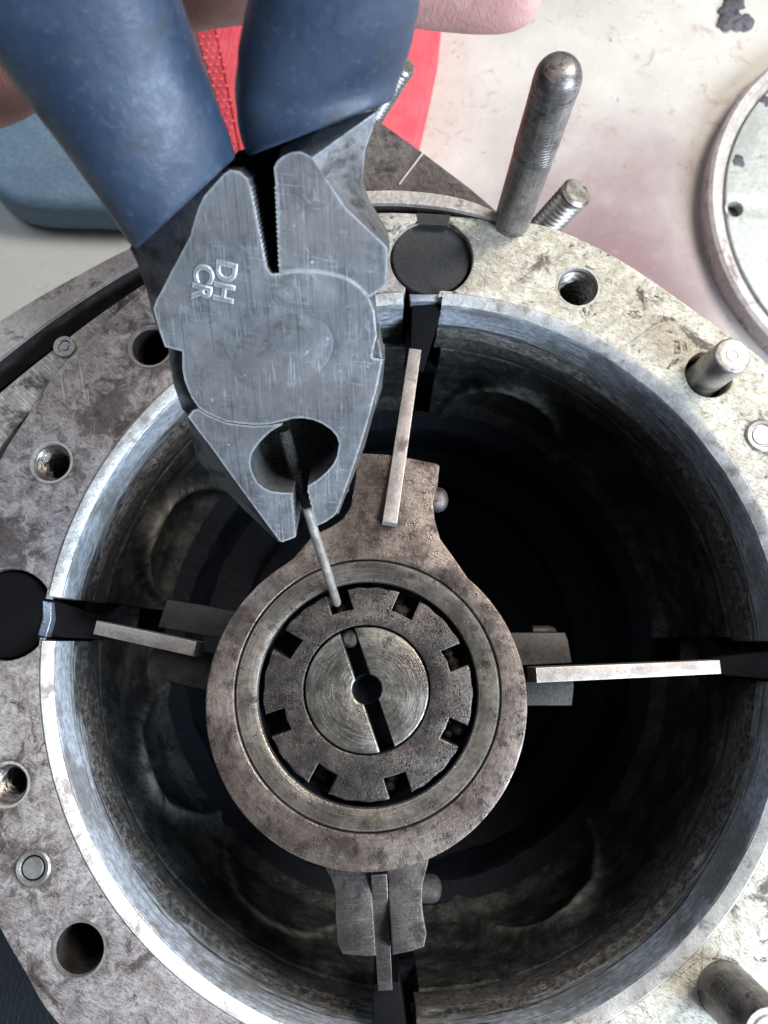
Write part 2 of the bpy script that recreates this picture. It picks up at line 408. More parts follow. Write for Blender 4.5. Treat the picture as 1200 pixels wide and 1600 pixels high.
M['forged'] = steel('forged_side_steel', (0.085, 0.088, 0.096), (0.15, 0.155, 0.165), 0.45, 0.4, big=0.1, grain=1.2, bump=0.12, dirt=0.3, edge=0.8, ecol=(.5,.55,.62))
M['grime'] = steel('gritty_hole_wall', (0.045, 0.044, 0.043), (0.10, 0.097, 0.092), 0.4, 0.5, grain=1.2, bump=0.6, oil=0.8)
M['pin'] = steel('pin_steel', (0.40, 0.375, 0.34), (0.66, 0.62, 0.57), 0.36, 0.6, big=0.3, grain=2.2, bump=0.08, dirt=0.15)
M['stud'] = steel('stud_steel', (0.17, 0.16, 0.155), (0.33, 0.315, 0.30), 0.36, 0.55, big=0.12, grain=1.4, bump=0.08, dirt=0.12, edge=0.4, polar=None)
def rodmat():
    s = NT('guide_rod_steel')
    n1 = s.noise(0.18, 8, 0.7); r_ = s.noise(1.0, 4, 0.65, co=s.scale(s.co, (0.25, 0.25, 2.6))); v_ = s.noise(1.0, 3, 0.6, co=s.scale(s.co, (2.5, 2.5, 0.1)))
    col = s.mix(s.ramp(n1, 0.36, 0.64), (0.10, 0.093, 0.09), (0.26, 0.245, 0.235))
    col = s.mix(s.ramp(r_, 0.56, 0.66, 0, 0.4), col, (0.50, 0.47, 0.45))
    col = s.mix(s.ramp(v_, 0.56, 0.66, 0, 0.45), col, (0.42, 0.40, 0.38))
    col = s.mix(s.ramp(s.noise(0.5, 8, .75), 0.58, 0.63, 0, 0.8), col, (0.03, 0.027, 0.026))
    return s.out(col, 0.34, 0.55, s.bump(s.math('ADD', r_, n1), 0.09))
M['rodsteel'] = rodmat()
M['thread'] = steel('thread_steel', (0.20, 0.19, 0.175), (0.36, 0.34, 0.31), 0.35, 0.75, big=0.2, grain=1.5, bump=0.08, dirt=0.2, edge=0.3)
M['dowel'] = steel('dowel_steel', (0.36, 0.34, 0.325), (0.54, 0.51, 0.48), 0.32, 0.75, big=0.2, grain=1.5, bump=0.06, dirt=0.06, edge=0.8)
M['bright'] = steel('machined_face', (0.26, 0.25, 0.24), (0.44, 0.43, 0.41), 0.4, 0.5, big=0.2, grain=2, bump=0.06, dirt=0.1)
M['rough_cast'] = steel('rough_casting', (0.155, 0.135, 0.13), (0.27, 0.24, 0.235), 0.6, 0.15, big=0.15, grain=0.75, bump=1.6, dirt=0.3, dcol=(0.05, 0.045, 0.045))
M['lip'] = steel('lip_steel', (0.36, 0.33, 0.31), (0.58, 0.54, 0.51), 0.45, 0.4, big=0.08, grain=1.1, bump=0.25, dirt=0.22, dcol=(0.09, 0.07, 0.065), edge=0.5)
M['worn_ring'] = steel('worn_ring_steel', (0.24, 0.225, 0.215), (0.50, 0.47, 0.44), 0.42, 0.4, big=0.1, grain=1.0, bump=0.25, dirt=0.45, dcol=(0.045, 0.038, 0.036), streak=R(-48), sstr=0.7)

def vinyl():
    s = NT('blue_grip_vinyl')
    n1 = s.noise(0.07, 5, 0.55); n2 = s.noise(0.9, 6, 0.7); n3 = s.noise(0.25, 9, 0.75, dist=0.6)
    col = s.mix(s.ramp(n1, 0.3, 0.7), (0.014, 0.028, 0.058), (0.032, 0.056, 0.100))
    col = s.mix(s.ramp(n2, 0.54, 0.66, 0, 0.30), col, (0.09, 0.125, 0.185))
    col = s.mix(s.ramp(n3, 0.55, 0.64, 0, 0.6), col, (0.022, 0.028, 0.040))
    return s.out(col, s.ramp(n3, 0.4, 0.6, 0.40, 0.56), 0.0, s.bump(s.math('ADD', n1, s.math('MULTIPLY', n2, .35)), 0.22), spec=0.6)
M['vinyl'] = vinyl()
def skin():
    s = NT('skin')
    n1 = s.noise(0.12, 6, 0.6); n2 = s.noise(0.7, 5, 0.6)
    col = s.mix(s.ramp(n1, 0.3, 0.7), (0.50, 0.25, 0.22), (0.62, 0.37, 0.34))
    col = s.mix(s.ramp(n2, 0.62, 0.72, 0, 0.35), col, (0.30, 0.16, 0.13))
    w_ = s.noise(1.0, 3, 0.6, co=s.scale(s.co, (3.0, 0.6, 1.2)))
    return s.out(col, 0.45, 0.0, s.bump(s.math('ADD', n2, w_), 0.12), Subsurface_Weight=0.15, Subsurface_Scale=0.002)
M['skin'] = skin()
def table():
    s = NT('bench_top_paper'); o = s.sep()
    n1 = s.noise(0.02, 8, 0.65); n2 = s.noise(0.5, 6, 0.7); n3 = s.noise(0.11, 9, 0.72, dist=0.8)
    col = s.mix(s.ramp(n1, 0.3, 0.7), (0.46, 0.43, 0.395), (0.58, 0.56, 0.515))
    # pinkish shadow painted into the sheet colour on the right of the flange
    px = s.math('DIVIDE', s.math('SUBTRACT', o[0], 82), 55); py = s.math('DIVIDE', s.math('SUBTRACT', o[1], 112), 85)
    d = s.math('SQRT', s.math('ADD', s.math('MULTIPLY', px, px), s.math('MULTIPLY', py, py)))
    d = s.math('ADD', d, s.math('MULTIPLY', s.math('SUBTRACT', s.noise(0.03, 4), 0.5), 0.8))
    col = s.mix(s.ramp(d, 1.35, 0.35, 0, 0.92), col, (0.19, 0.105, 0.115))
    col = s.mix(s.ramp(n3, 0.55, 0.66, 0, 0.6), col, (0.33, 0.23, 0.20))
    col = s.mix(s.ramp(s.noise(0.22, 9, 0.75, dist=0.5), 0.62, 0.67, 0, 0.8), col, (0.12, 0.10, 0.10))
    # left part greyer
    col = s.mix(s.ramp(o[0], -20, -60, 0, 0.75), col, (0.52, 0.55, 0.53))
    return s.out(col, 0.6, 0.0, s.bump(s.math('ADD', n2, n3), 0.2))
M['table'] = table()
def redcloth(name, col1, col2, weave):
    s = NT(name); n = s.noise(0.1, 5); w = s.noise(1.2, 4)
    col = s.mix(s.ramp(n, .3, .7), col1, col2)
    st = s.noise(1.0, 2, 0.5, co=s.scale(s.co, (1.6, 0.12, 1), rot=R(12)))
    col = s.mix(s.ramp(st, .45, .7, 0, .3), col, tuple(x*.6 for x in col1))
    return s.out(col, 0.65, 0.0, s.bump(s.math('ADD', w, st), weave))
M['red'] = redcloth('red_strap_fabric', (0.62, 0.06, 0.085), (0.74, 0.11, 0.13), 0.25)
M['red2'] = redcloth('dark_red_webbing', (0.42, 0.035, 0.05), (0.6, 0.07, 0.09), 0.4)
M['cover'] = steel('cover_plate_metal', (0.42, 0.44, 0.42), (0.56, 0.58, 0.55), 0.5, 0.25, big=0.08, grain=0.8, bump=0.12, dirt=0.14, dcol=(0.25, 0.25, 0.24))
M['cover_rim'] = steel('cover_rim_metal', (0.48, 0.44, 0.43), (0.66, 0.62, 0.60), 0.5, 0.25, big=0.1, grain=0.9, bump=0.2, dirt=0.2, dcol=(0.2, 0.13, 0.13))
M['clump'] = steel('black_grease', (0.07, 0.065, 0.08), (0.17, 0.16, 0.18), 0.5, 0.1, grain=0.8, bump=0.6)
M['rubber'] = redcloth('dark_blue_slab', (0.005, 0.007, 0.011), (0.010, 0.013, 0.019), 0.2)
M['grey_rubber'] = steel('blue_grey_rubber', (0.12, 0.20, 0.30), (0.18, 0.28, 0.38), 0.6, 0.0, big=0.03, grain=0.8, bump=0.05)

# ---------------------------------------------------------------- bench and background
TZ = -100.0
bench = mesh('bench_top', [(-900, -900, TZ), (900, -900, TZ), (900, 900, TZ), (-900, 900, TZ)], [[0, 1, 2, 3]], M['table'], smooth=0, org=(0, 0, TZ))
tag(bench, 'pale stained bench top with a painted pink shadow behind the flange', kind='structure')

# cover plate lying at the right
CZ = -93.0
cc = at(1437, 330, CZ).xy
cr = (at(1437, 330, CZ).xy - at(1107, 330, CZ).xy).length
t = thing('cover_plate', 'pale grey round cover plate with a raised rim lying on the bench at right', 'cover plate', (cc.x, cc.y, TZ))
hl = [circ(at(1148, 326, CZ).xy, 3.0, 24), circ(at(1330, 640, CZ).xy, 3.0, 24), circ(at(1300, 60, CZ).xy, 3.0, 24)]
prism('plate_face', [circ(cc, cr - 6.5, 120)] + hl, 4, M['cover'], t, zfr(CZ), 0.5)
prism('plate_floor', [circ(cc, cr - 6.9, 64)], 1.5, M['stud'], t, zfr(CZ - 4.5))
revolve('rim', [(cr - 6, CZ - 4), (cr - 6, CZ - 1.2), (cr - 4.2, CZ - 0.2), (cr - 3.8, CZ + 1.2), (cr - 1.2, CZ + 1.4), (cr, CZ + 0.4), (cr, TZ + 0.2), (cr - 6, TZ + 0.2)], cc, M['cover_rim'], t, 128, closed=True)

# grease clumps
def clump(px, py, z, rad, label):
    c = at(px, py, z); bm = bmesh.new()
    for k in range(9):
        m = bmesh.ops.create_icosphere(bm, subdivisions=3, radius=rad * random.uniform(0.35, 0.7))
        off = Vector((random.uniform(-1, 1), random.uniform(-1, 1), 0)) * rad * 0.8
        for v in m['verts']:
            q = v.co.copy(); q *= 1 + 0.5 * noise.noise(q * 0.5 + off); q.z *= 0.35; v.co = q + off
    vs_ = [c + v.co for v in bm.verts]; fs = [[v.index for v in f.verts] for f in bm.faces]
    bm.verts.index_update(); fs = [[v.index for v in f.verts] for f in bm.faces]; bm.free()
    o = mesh('grease_clump', vs_, fs, M['clump'], None, 60, (c.x, c.y, z))
    tag(o, label, 'grease clump')
clump(1150, 22, TZ + 0.5, 6.5, 'dark grey clump of grease on the pale bench in the top right corner')
clump(1156, 252, CZ + 0.2, 2.0, 'small dark grease blob on the cover plate above its hole')
clump(1199, 158, CZ + 0.2, 2.0, 'tiny black grease blob at the rim of the cover plate')

# red strap (webbing and plain field) under the pliers
RZ = -80.0
t = thing('red_strap', 'bright red fabric pouch with a woven darker edge lying behind the pliers', 'fabric pouch', (*at(520, 130, TZ).xy, TZ))
def poly(pts): return [Vector(p) for p in pts]
prism('panel', [pp([(332, -160), (700, -160), (690, 45), (672, 130), (650, 222), (560, 290), (400, 330), (380, 270), (352, 130), (330, 24)], RZ)], 20 - 0.2, M['red'], t, zfr(RZ), 1.2)
prism('webbing', [pp([(270, -160), (332, -160), (330, 24), (352, 130), (379, 268), (366, 268), (330, 130), (297, 24)], RZ)], 19.0, M['red2'], t, zfr(RZ + 0.6), 0.8)
# the woven knots of the webbing
kv, kf = [], []
for j in range(26):
    for i in range(3):
        y = -20 + j * 11; x0 = 297 + (y - 24) * 0.27 if y > 24 else 297 + (y - 24) * .1
        x = x0 + 5 + i * 11 + (5 if j % 2 else 0)
        if x > x0 + 34 - max(0, (y - 100)) * 0.12: continue
        c = at(x, y, RZ + 0.9); b = len(kv)
        for k in range(6):
            a = k * math.pi / 3; kv.append(c + Vector((0.9*math.cos(a), 0.6*math.sin(a), 0)))
        kv.append(c + Vector((0, 0, 0.5))); kf += [[b+k, b+(k+1) % 6, b+6] for k in range(6)]
o = mesh('weave_knots', kv, kf, M['red'], t, 60); o['kind'] = 'stuff'

# blue grey rubber handle end on the bench at left
c = at(60, 250, -55)
vs_, fs = [], []
secs = [((-190, 60), 30), ((-120, 130), 84), ((-40, 190), 108), ((40, 235), 106), ((110, 262), 86), ((150, 275), 84), ((230, 300), 80)]
t = thing('spare_tool', 'blue grey rounded rubber tool handle lying on the bench at left behind the pliers', 'tool handle', (c.x, c.y, TZ))
hb = at(60, 255, -66)
prism('tool_grip', [pp(crom([(-160, 60), (-60, 130), (60, 150), (260, 170), (300, 290), (240, 322), (120, 322), (40, 318), (-10, 300), (-60, 240), (-140, 180)], 6), -82)], 18, M['grey_rubber'], t, zfr(-82), 5.0, res=5)

# dark slab at the bottom left beyond the flange
t = thing('corner_slab', 'dark blue black slab beside the flange in the bottom left corner', 'rubber sleeve', (*at(20, 1590, TZ).xy, TZ))
prism('slab_body', [pp([(-260, 1250), (-20, 1330), (160, 1580), (260, 1780), (-100, 1900), (-320, 1500)], -40)], 58, M['rubber'], t, zfr(-40), 5, res=4)

# ---------------------------------------------------------------- pump housing
ho = (BC.x, BC.y, TZ)
house = thing('pump_housing', 'round steel pump housing with a drilled flange and an open oily bore', 'housing', ho)
outer = crom([(-70, 860), (0, 717), (40, 653), (90, 580), (160, 508), (235, 445), (330, 388), (450, 347), (590, 332), (700, 337),
              (775, 343), (850, 352), (925, 382), (1000, 425), (1100, 495), (1150, 530), (1200, 568), (1300, 670), (1420, 850),
              (1480, 1040), (1450, 1300), (1350, 1500), (1180, 1700), (950, 1850), (700, 1900), (450, 1860), (250, 1760),
              (90, 1600), (40, 1522), (0, 1452), (-70, 1320), (-120, 1100)], 5)
# bore opening with keyhole slots
RO, RI = 75.8, 72.9
top_c, top_r = at(674, 402, 0).xy, (at(739, 402, 0).xy - at(609, 402, 0).xy).length / 2
lef_c, lef_r = at(10, 960, 0).xy, (at(82, 960, 0).xy - at(-62, 960, 0).xy).length / 2
rig_c = at(1330, 1036, 0).xy; bot_c = at(622, 1735, 0).xy
def slot_dir(c, pin): d = (Vector(c) - Vector(pin)); return d.normalized()
SL = [(top_c, top_r, (at(640, 540, 0).xy - top_c) * -1, 3.9), (lef_c, lef_r, (lef_c - at(160, 975, 0).xy), 4.2),
      (bot_c, 8.4, (bot_c - at(612, 1500, 0).xy), 3.9), (rig_c, 8.4, (rig_c - at(1100, 1036, 0).xy), 4.1)]
slots = []
for c, r, d, w in SL:
    d = Vector(d).normalized(); a = math.atan2(c.y - BC.y, c.x - BC.x)
    slots.append(dict(c=Vector(c), r=r, d=d, w=w, a=a % (2*math.pi)))
slots.sort(key=lambda s_: s_['a'])
def bore_outline(rad, grow=0.0, discs=True):
    pts = []; n = 240
    cuts = []
    for s_ in slots:
        d, c = s_['d'], s_['c']; nrm = Vector((-d.y, d.x)); w = s_['w']
        # intersections of the two slot sides with the bore circle
        ps = []
        for sg in (-1, 1):
            q = c + nrm * w * sg - BC; b = q.dot(d); t_ = -b + math.sqrt(max(0, b*b - (q.length_squared - rad*rad)))
            ps.append(q + d * t_ + BC)
        cuts.append((ps, s_, nrm))
    ang = lambda p: math.atan2(p.y - BC.y, p.x - BC.x) % (2*math.pi)
    for i, (ps, s_, nrm) in enumerate(cuts):
        a_in, a_out = ang(ps[0]), ang(ps[1])
        pts.append(ps[0])
        r = s_['r']; w = s_['w']; c = s_['c']; d = s_['d']
        th = math.asin(w / r); base = math.atan2(-d.y, -d.x)
        k = 40
        for j in range(k + 1):
            aa = base + th + (2*math.pi - 2*th) * j / k
            pts.append(c + Vector((math.cos(aa), math.sin(aa))) * r)
        pts.append(ps[1])
        nx = ang(cuts[(i+1) % len(cuts)][0][0]); a = a_out
        if nx < a: nx += 2*math.pi
        m = max(2, int(n * (nx - a) / (2*math.pi)))
        for j in range(1, m): 
            aa = a + (nx - a) * j / m; pts.append(BC + Vector((math.cos(aa), math.sin(aa))) * rad)
    return pts, cuts
bo, cuts = bore_outline(RO)
holes = [(903, 448, 31, 'tap'), (80, 722, 30, 'tap'), (12, 1226, 31, 'tap'), (123, 1484, 39, 'plain'), (235, 541, 31, 'plain'), (1108, 585, 37, 'dowel')]
hloops, hinfo = [], []
for x, y, r, kind in holes:
    c = at(x, y, 0).xy; rr = (at(x + r, y, 0).xy - at(x - r, y, 0).xy).length / 2
    hloops.append(circ(c, rr, 40)); hinfo.append((c, rr, kind))
fl = prism('flange', [[at(p.x, p.y, 0).xy for p in [Vector(q) for q in outer]], bo] + hloops, 22, M['flange'], house, zfr(0), 0.35, org=ho)
# narrow opening from the top round pocket to the rim
nk = at(677, 345, 0)
prism('pocket_neck', [pp([(651, 333), (704, 336), (700, 352), (654, 350)], 0.15)], 0.6, M['disc'], house, zfr(0.14), 0.0, org=ho)
# liner
arcs = []
for i, (ps, s_, nrm) in enumerate(cuts):
    a0 = math.atan2(ps[1].y - BC.y, ps[1].x - BC.x) % (2*math.pi)
    q = cuts[(i+1) % len(cuts)][0][0]; a1 = math.atan2(q.y - BC.y, q.x - BC.x) % (2*math.pi)
    if a1 < a0: a1 += 2*math.pi
    arcs.append((a0 + 0.004, a1 - 0.004))
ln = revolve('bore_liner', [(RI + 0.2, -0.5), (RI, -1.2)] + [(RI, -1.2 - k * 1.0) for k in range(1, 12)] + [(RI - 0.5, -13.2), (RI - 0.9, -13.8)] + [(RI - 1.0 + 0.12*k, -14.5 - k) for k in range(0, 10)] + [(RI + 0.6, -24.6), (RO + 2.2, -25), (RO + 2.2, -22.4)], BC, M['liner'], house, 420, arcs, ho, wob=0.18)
for a0, a1 in arcs:
    revolve('liner_lip', [(RI + 0.1, -0.9), (RI + 0.35, -0.55), (RO - 0.3, 0.28), (RO - 0.05, 0.12), (RO - 0.05, -2), (RI + 0.7, -2)], BC, M['liner_top'], house, 300, [(a0, a1)], ho, closed=True)
# deep casting under the liner
prof = [(RO + 6, -22.2), (RI + 0.5, -26), (RI - 0.2, -30), (RI + 1, -44), (RI - 1, -58), (RI - 4, -62), (RI - 9, -64), (RI - 9.5, -66), (RI - 10, -84), (RI - 17, -86), (RI - 20, -88), (RI - 20.4, -97)]
def dense(pr, st=1.6):
    out = [pr[0]]
    for (r0, z0), (r1, z1) in zip(pr, pr[1:]):
        m_ = max(1, int(math.hypot(r1-r0, z1-z0) / st)); out += [(r0+(r1-r0)*k/m_, z0+(z1-z0)*k/m_) for k in range(1, m_+1)]
    return out
ribs = [(66, 15, -60, -35, 3.6), (-62, 18, -62, -36, 3.4), (155, 15, -60, -32, 3.8), (205, 16, -62, -38, 3.0), (-118, 16, -60, -38, 1.2)]
def pocket(a, z):
    q = 0.0
    for s_ in slots:      # the four slots run on down the casting wall
        if abs((math.degrees(a - s_['a']) + 180) % 360 - 180) < 3.3: return 8.0
    for a0, hf, zl_, zh_, amp in ribs:
        da = (math.degrees(a) - a0 + 180) % 360 - 180; u_ = da / hf
        if abs(u_) < 1.35:
            zc_ = zl_ + (zh_ - zl_) * (1 - u_*u_) + 1.5*noise.noise(Vector((a*4, a0, 0)))
            dz_ = (z - zc_); w_ = 3.4 if dz_ > 0 else 6.5
            q -= amp * math.exp(-(dz_ / w_)**2) * max(0, 1 - abs(u_) / 1.35)**0.5
            
    return q
ic = revolve('inner_casting', dense(prof[:6], 1.0), BC, M['cast'], house, 720, None, ho, wob=0.55, shape=pocket)
at_ = ic.data.attributes.new('crest_light', 'FLOAT', 'POINT')  # painted crest highlights, stored per vertex
for v in ic.data.vertices:
    x, y, z = v.co.x / MM, v.co.y / MM, v.co.z / MM + TZ; a = math.degrees(math.atan2(y, x)); w = 0.0
    for a0, hf, zl_, zh_, amp in ribs:
        u_ = ((a - a0 + 180) % 360 - 180) / hf
        if abs(u_) < 1.1:
            zc_ = zl_ + (zh_ - zl_) * (1 - u_*u_) + 1.5*noise.noise(Vector((math.radians(a)*4, a0, 0)))
            w += math.exp(-((z - zc_ - .5) / 1.5)**2) * (0.55 + 0.9*noise.noise(Vector((a*.35, z*.6, a0)))) * max(0, 1.1 - abs(u_))
    at_.data[v.index].value = max(0.0, min(1.0, w * 1.3))
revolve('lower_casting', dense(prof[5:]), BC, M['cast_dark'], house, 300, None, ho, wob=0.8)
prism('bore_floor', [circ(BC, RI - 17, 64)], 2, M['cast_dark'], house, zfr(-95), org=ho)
revolve('outer_wall', [(RO + 9, -22.1), (RO + 9, TZ)], BC, M['rough_cast'], house, 120, None, ho)
# slot channels (dark block seen through every slot)
for s_ in slots:
    d, c, w = s_['d'], s_['c'], s_['w']; nrm = Vector((-d.y, d.x)); st = BC + (c - BC).normalized() * (RI + 1)
    b = st - c; L = abs(b.dot(d))
    loop = [c + nrm*(w+2.5) - d*(L), c - nrm*(w+2.5) - d*(L), c - nrm*(w+2.5), c + nrm*(w+2.5)]
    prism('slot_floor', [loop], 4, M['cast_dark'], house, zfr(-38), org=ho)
# holes: threads, chamfers
for (c, rr, kind) in hinfo:
    c3 = Vector((c.x, c.y, 0))
    if kind == 'tap':
        # internal thread: inward facing tube
        n = 36; K = 90; vs_, fs = [], []
        for j in range(K + 1):
            z = -0.6 - 16 * j / K
            for i in range(n):
                ph = ((-z) / 1.35 + i / n) % 1.0
                r_ = rr - 0.12 - 0.95 * (1 - abs(2*ph - 1)) * min(1, j / 8)
                vs_.append((c.x + r_*math.cos(2*math.pi*i/n), c.y + r_*math.sin(2*math.pi*i/n), z))
        for j in range(K):
            for i in range(n): i2 = (i+1) % n; fs.append([j*n+i, j*n+i2, (j+1)*n+i2, (j+1)*n+i])
        mesh('threaded_hole', vs_, fs, M['thread'], house, 60, ho)
    if kind != 'dowel':
        if kind == 'plain': revolve('hole_wall', [(rr - .03, -.4), (rr - .06, -17.5)], c, M['hole_dark'], house, 48, None, ho)
        revolve('hole_chamfer', [(rr + 0.55, 0.04), (rr + 0.1, 0.07), (rr - 0.15, -0.7), (rr + 0.05, -0.75)], c, M['bright' if kind == 'plain' else 'lip'], house, 40, None, ho)
        prism('hole_bottom', [circ(c, rr + .3, 24)], 1, M['cast_dark'], house, zfr(-18), org=ho)
    else:
        prism('hole_bottom', [circ(c, rr + .3, 24)], 1, M['cast_dark'], house, zfr(-6), org=ho)
# flush pins in the flange
for x, y, r, z in ((52, 1356, 26, 0.25), (1190, 681, 27, 0.3)):
    c = at(x, y, 0).xy; rr = r / F * 150
    o = revolve('flush_pin', [(0.01, z), (rr*0.55, z), (rr*0.6, z-0.25), (rr*.68, z-0.25), (rr*0.74, z+0.1), (rr*0.9, z+0.2), (rr, z-.1), (rr, -1)], c, M['bright'], house, 32, None, ho)

# outer ring behind the flange on the left and over the top
t = house
lipO = crom([(-120, 596), (-60, 546), (0, 502), (65, 462), (128, 427), (190, 394), (262, 362), (350, 332), (450, 310), (590, 298), (680, 303), (735, 315), (776, 332)], 5, False)
lipI = crom([(-118, 655), (-58, 605), (3, 556), (68, 506), (132, 462), (200, 420), (270, 384), (358, 350), (455, 328), (590, 317), (680, 322), (735, 332), (774, 342)], 5, False)
strip('outer_lip', lipO, lipI, 1.6, 1.6, 1.2, M['lip'], house, ho)
strip('lip_wall', lipO, lipI, 1.6, 1.6, 8, M['hole_dark'], house, ho, 1.25)
grI = crom([(-112, 712), (-50, 660), (10, 606), (74, 554), (138, 505), (206, 457), (280, 412), (362, 371), (457, 349), (590, 333), (680, 337), (735, 340), (774, 343)], 5, False)
strip('oil_groove', lipI, grI, -9, -9, 3, M['cast_dark'], house, ho)
wrI = crom([(-90, 820), (-40, 752), (6, 690), (50, 640), (104, 575), (168, 512), (240, 454), (340, 392), (458, 356), (592, 338), (682, 341), (735, 343), (774, 346)], 5, False)
strip('worn_ring', grI, wrI, -0.9, -0.6, 9, M['worn_ring'], house, ho)
c = at(100, 541, 0).xy
revolve('small_pin', [(0.01, -0.1), (0.7, -0.1), (0.9, -0.5), (1.2, -0.5), (1.5, 0.1), (2.2, 0.1), (2.5, -1)], c, M['stud'], house, 24, None, ho)

# rough casting foot behind the flange
t = thing('casting_foot', 'rough dark grey triangular casting lug behind the top of the flange', 'casting', (*at(640, 280, TZ).xy, TZ))
prism('foot_body', [pp([(470, 100), (540, 150), (592, 188), (640, 222), (662, 238), (735, 293), (778, 330), (770, 400), (500, 420), (440, 300)], -3)], 96.5, M['rough_cast'], t, zfr(-3), 0.6)
rod('casting_seam', at(660, 240, -2.9), at(612, 303, -2.9), [(0, .35), (9.5, .3)], M['lip'], t, 8)

# ---------------------------------------------------------------- studs, rod, dowel
def dome(L, r):  # rounded end profile
    return [(L - r*0.55 + r*0.55*math.sin(a), r * (1 - 0.0) * math.cos(a)**0.8 if a < 1.5 else 0.02) for a in [k*math.pi/2/9 for k in range(1, 10)]]
def standing(name, px, py, z0, top, r, label, cat, thread=None, mat='stud', flat=False, zb=None, group=None):
    b = at(px, py, 0); b = Vector((b.x, b.y, z0)); T = Vector((b.x, b.y, top)); L = top - z0
    t_ = thing(name, label, cat, b, group)
    return t_, b, T, L
t, b, T, L = standing('guide_rod', 800, 346, TZ, 46, 3.9, 'tall smooth steel rod with a rounded tip standing behind the flange', 'steel rod')
rod('rod_body', b, T, [(0, 3.9), (L - 22, 3.95), (L - 4.0, 4.0)] + [(L - 4.0 + 3.6*math.sin(a), 4.0*math.cos(a)**0.7 if a < 1.5 else 0.05) for a in [k*math.pi/2/10 for k in range(1, 11)]], M['rodsteel'], t, 48)
ring_v = []
# fine tool rings near the tip
rod('tool_rings', T - Vector((0, 0, 22)), T - Vector((0, 0, 5)), [(0, 4.03), (17, 4.05)], M['rodsteel'], t, 48, thread=(0.01, 16.9, 0.8, 0.36), cap=False)

t, b, T, L = standing('dowel_pin', 1109, 584, -6, 10.5, 3.7, 'short smooth dowel pin standing in the flange at the upper right of the bore', 'dowel pin')
rod('pin_body', b, T, [(0, 3.9), (L - 0.5, 3.75), (L - 0.1, 3.5), (L, 3.3)], M['dowel'], t, 48)
revolve('pin_end', [(0.02, T.z + .02), (0.5, T.z + .02), (0.9, T.z - .0), (1.0, T.z + .12), (1.35, T.z + .12), (1.45, T.z + 0.02), (2.4, T.z + .02)], b.xy, M['bright'], t, 32)

t, b, T, L = standing('flange_stud', 1133, 1547, -0.5, 16.5, 5.0, 'dark stud standing on the flange in the bottom right corner', 'stud')
rod('stud_body', b, T, [(0, 5.2), (L*0.75, 5.0), (L*0.8, 4.7), (L, 4.5)], M['rodsteel'], t, 48)
revolve('stud_end', [(0.02, T.z - .3), (1.6, T.z - .3), (1.9, T.z + .2), (3.2, T.z + .25), (3.5, T.z), (4.4, T.z + .02)], b.xy, M['bright'], t, 32)

for nm, p0, p1, r, lab in (('threaded_stud', at(790, 420, -45), at(903, 299, -12), 3.9, 'short threaded stud leaning out beside the tall smooth rod'),
                     ('threaded_stud', at(540, 250, -40), at(633, 100, -8), 3.0, 'threaded stud poking out behind the right pliers grip over red fabric')):
    L = (p1 - p0).length
    t = thing(nm, lab, 'threaded stud', p0)
    rod('stud_thread', p0, p1, [(0, r), (2, r), (L - 0.7, r), (L - 0.5, r*0.92), (L, r*0.80)], M['thread'], t, 40, thread=(2.01, L - 0.7, 1.45 if r > 3.2 else 1.2, 0.75), smooth=25)

# ---------------------------------------------------------------- hub assembly
hub = thing('spider_hub', 'dark steel four armed spider hub under the round plate in the bore', 'spider hub', (NC.x, NC.y, -95))
revolve('hub_body', [(26.5, 3.9), (27.5, 3), (27, -14), (24, -20), (23, -94.5)], NC, M['cast_dark'], hub, 64)
prism('hub_face', [circ(NC, 26.6, 64)], 2, M['arm'], hub, zfr(4.0), 0.2)
def arm(pts, z, th, rn):
    return prism('hub_arm', [pp(pts, z)], th, M['arm_shaded' if rn else 'arm'], hub, zfr(z), 0.35)
zb = 5.0
arm([(500, 1300), (502, 1347), (517, 1374), (523, 1392), (524, 1437), (527, 1476), (535, 1491), (573, 1495), (588, 1494), (579, 1357), (578, 1300)], zb, 9, 0)
arm([(604, 1300), (604, 1357), (613, 1493), (643, 1487), (663, 1480), (667, 1460), (662, 1432), (660, 1413), (661, 1381), (669, 1350), (671, 1341), (671, 1300)], zb, 9, 0)
zl = -6.0
arm([(400, 960), (354, 953), (315, 945), (261, 936), (254, 955), (246, 980), (400, 1008)], zl, 9, 1)
arm([(400, 1036), (243, 1008), (231, 1025), (229, 1052), (232, 1057), (324, 1079), (400, 1086)], zl, 9, 1)
arm([(760, 988), (811, 988), (883, 988), (888, 1000), (894, 1036), (760, 1042)], zl, 9, 1)
arm([(760, 1068), (896, 1062), (897, 1072), (894, 1103), (825, 1103), (760, 1105)], zl, 9, 1)
for x, y, z, r in ((683, 781, 0, 2.6), (672, 1388, -4, 2.6), (853, 986, -14, 1.2)):
    c = at(x, y, z)
    rod('rivet', c + Vector((-3, 0, 0)), c + Vector((2.4, 0, 0)), [(0, r), (3.5, r), (4.4, r*0.85), (5.0, r*0.55), (5.3, 0.1)], M['arm_shaded' if y > 900 else 'arm'], hub, 20)

